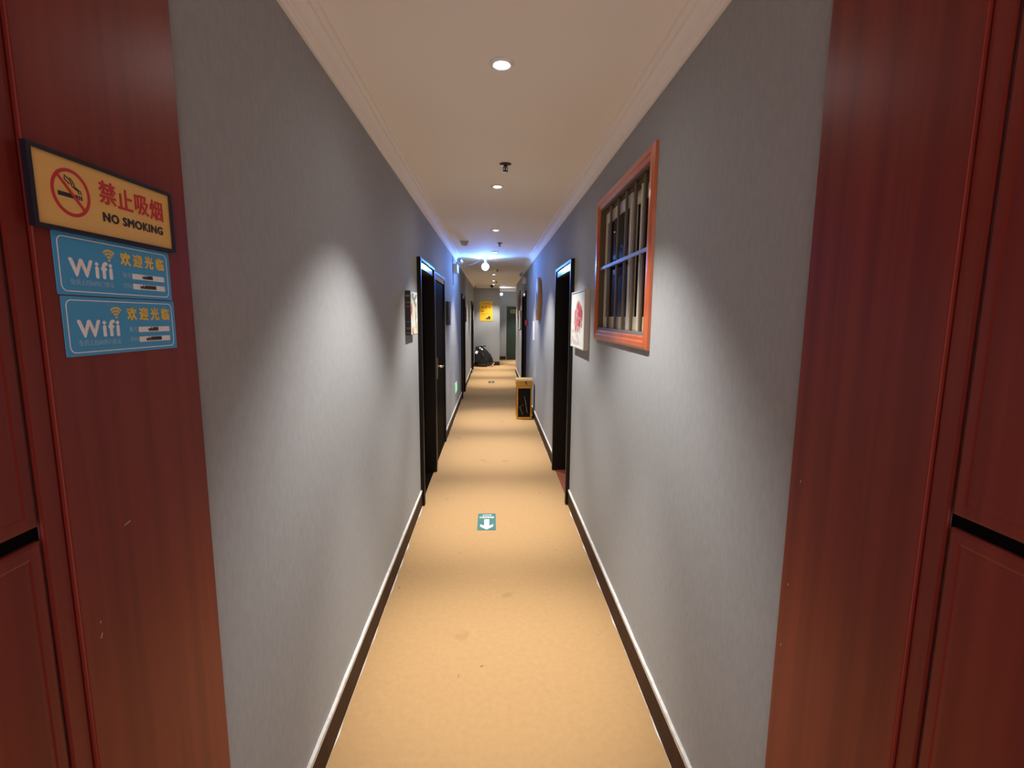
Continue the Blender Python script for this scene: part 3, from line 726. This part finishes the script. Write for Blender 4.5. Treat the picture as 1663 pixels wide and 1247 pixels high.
# bag
def bag():
    t = thing('garbage_bag', 'black plastic garbage bag slumped against the end wall', 'bag', T(-.27, 14.80, 0))
    q = bmesh.new(); bmesh.ops.create_icosphere(q, subdivisions=5, radius=1)
    XR = [(0, .285), (.06, .315), (.14, .30), (.24, .26), (.36, .205), (.46, .135), (.55, .05), (.605, -.02)]
    def lerp(tab, z):
        for (z0, v0), (z1, v1) in zip(tab, tab[1:]):
            if z <= z1: return v0+(v1-v0)*(z-z0)/(z1-z0)
        return tab[-1][1]
    for v in q.verts:
        x, y, z = v.co
        zz = (math.copysign(abs(z)**.62, z)+1)/2
        Z = .605*zz; xr = lerp(XR, Z); xl = -.285
        r = math.sqrt(max(1e-9, x*x+y*y)); pr = min(1, r**.42)
        X = (xr+xl)/2 + x/r*pr*(xr-xl)/2
        dy = .25-.13*zz; Y = .03*zz + y/r*pr*dy
        nn = noise.noise(Vector((x*2.4+4, y*2.4, z*2.4))); n2 = noise.noise(Vector((x*7, y*7+3, z*3)))
        n3 = abs(noise.noise(Vector((X*9+2*Z, Y*9, Z*5))))
        k = 1 + .06*nn + .03*n2 - .07*n3
        X = (xr+xl)/2 + (X-(xr+xl)/2)*k; Y = Y*k
        if Z < .05: Z = max(.001, Z*.6)
        else: Z = Z*(1+.05*nn) - .012*n3
        v.co = (max(X, -.287), min(Y, .272), max(.001, Z))
    for f in q.faces: f.smooth = True
    obj('sack', q, 'bag', t)
    q = BM()
    for s in range(5):
        a = -.2+.22*s
        tube(q, [(-.16+.01*s, -.02, .575), (-.12+.03*s, -.04+.01*s, .612), (-.07+.035*s, -.05+.015*s, .632-.004*s)], .013)
    obj('gathered_neck', q, 'bag', t)
    q = BM(); box(q, -.035, .04, -.045, .045, -.001, .001)
    lab = obj('sticker', q, 'paper', t, 'white crumpled sticker')
    lab.matrix_local = T(-.215, -.175, .44) @ Matrix.Rotation(.5, 4, 'Y') @ Matrix.Rotation(1.25, 4, 'X')
    q = BM(); tube(q, [(.10, -.235, .012), (.17, -.225, .014), (.24, -.19, .03), (.285, -.14, .07), (.31, -.08, .12)], .009)
    obj('strap', q, 'strap', t, 'pale orange carrying strap')
bag()

# ------------------------------------------------------------------ gold litter bin
t = thing('litter_bin', 'gold litter bin with black marble panel standing against the right wall', 'bin', T(.468, 7.13, 0))
hw_, D_ = .115, .235
q = BM()
for x0_, x1_ in ((-hw_, -hw_+.024), (hw_-.024, hw_)):
    box(q, x0_, x1_, 0.0005, .505, 0, 0, 0) if False else None
def post(q, x0_, x1_, y0_, y1_, z0_, z1_, b=.003): box(q, x0_, x1_, y0_, y1_, z0_, z1_, b)
for sx_ in (-1, 1):
    xa, xb = sorted((sx_*hw_, sx_*(hw_-.024)))
    post(q, xa, xb, 0, .024, .0005, .505); post(q, xa, xb, D_-.024, D_, .0005, .505)
    post(q, xa, xb, .0245, D_-.0245, .0005, .035); post(q, xa, xb, .0245, D_-.0245, .467, .505)
for ya in (0, D_-.024):
    post(q, -hw_+.0245, hw_-.0245, ya, ya+.024, .0005, .036); post(q, -hw_+.0245, hw_-.0245, ya, ya+.024, .466, .505)
obj('frame', q, 'gold', t)
for nm, args in (('front', (-hw_+.0245, hw_-.0245, .006, .014, .0365, .4655)), ('back', (-hw_+.0245, hw_-.0245, D_-.014, D_-.006, .0365, .4655))):
    q = BM(); box(q, *args)
    if nm == 'front':
        def vein(pts, wd):
            f = BM(); stroke(f, pts, wd, 0, .0006)
            merge(q, f, 1, Matrix.Translation((0, .006, 0)) @ Matrix.Rotation(PI/2, 4, 'X'))
        vein([(.000, .345), (.020, .27), (.030, .20), (.040, .13), (.048, .10)], .0035); vein([(-.068, .19), (-.055, .155), (-.03, .095), (-.02, .075)], .003)
        vein([(-.068, .18), (-.03, .21), (-.005, .225)], .0018)
    obj('marble_panel', q, ['marble', 'vein'], t, 'black marble panel')
for sx_ in (-1, 1):
    xa, xb = sorted((sx_*(hw_-.006), sx_*(hw_-.014)))
    obj('marble_panel', box(BM(), xa, xb, .0245, D_-.0245, .0355, .4665), 'marble', t, 'black marble panel')
lid = obj('lid', box(BM(), -hw_-.008, hw_+.008, -.008, D_+.004, .5055, .575, .003), 'gold', t)
q = BM(); a, b, c_, d_ = -hw_-.011, hw_+.011, -.011, D_+.004
loopband(q, [(a, c_), (b, c_), (b, d_), (a, d_)], [(a+.03, c_+.03), (b-.03, c_+.03), (b-.03, d_-.03), (a+.03, d_-.03)], .5755, .600)
obj('rim', q, 'goldpale', lid, 'pale gold top rim')
obj('ash_tray', box(BM(), a+.031, b-.031, c_+.031, d_-.031, .5755, .588), 'goldpale', lid)
q = BM(); f = BM(); prism(f, [(.005, .57), (.045, .57), (.03, .556), (.042, .522), (.025, .522), (.014, .552)], 0, .0006); merge(q, f, 0, Matrix.Translation((0, -.008, 0)) @ Matrix.Rotation(PI/2, 4, 'X'))  # dark reflection in the gold lid band, drawn as a thin black shape
obj('dark_reflection', q, 'black', lid, 'notch-shaped dark reflection painted on the lid')

# ------------------------------------------------------------------ floor stickers and specks
def floor_arrow(label, x, y, face, ink):
    t = thing('floor_arrow_sticker', label, 'sticker', FL(x, y), 'exit arrow stickers on the carpet')
    a, b = .068, .149
    obj('sticker', prism(BM(), rrect(-a, a, -b, b, .010), .0004, .0016), face, t)
    obj('arrow', prism(BM(), [(-.018, -.040), (.018, -.040), (.018, .075), (.047, .050), (.047, .087), (0, .138), (-.047, .087), (-.047, .050), (-.018, .075)], .0016, .0020), ink, t, 'pale arrow')
    for k, ch in enumerate('安全出口'): text(ch, .031, -.041+.0273*k, -.078, .0019, ink, 'lettering', t, .0005)
    text('EXIT', .026, 0, -.118, .0019, ink, 'lettering', t, .0005, wscale=1.35)
    return t
floor_arrow('teal exit arrow sticker on the carpet in the foreground', -.042, 3.487, 'teal', 'stickerwhite')
f2 = floor_arrow('dark worn arrow sticker on the far carpet beyond the gold bin', -.03, 11.25, 'greysticker', 'greydaub')
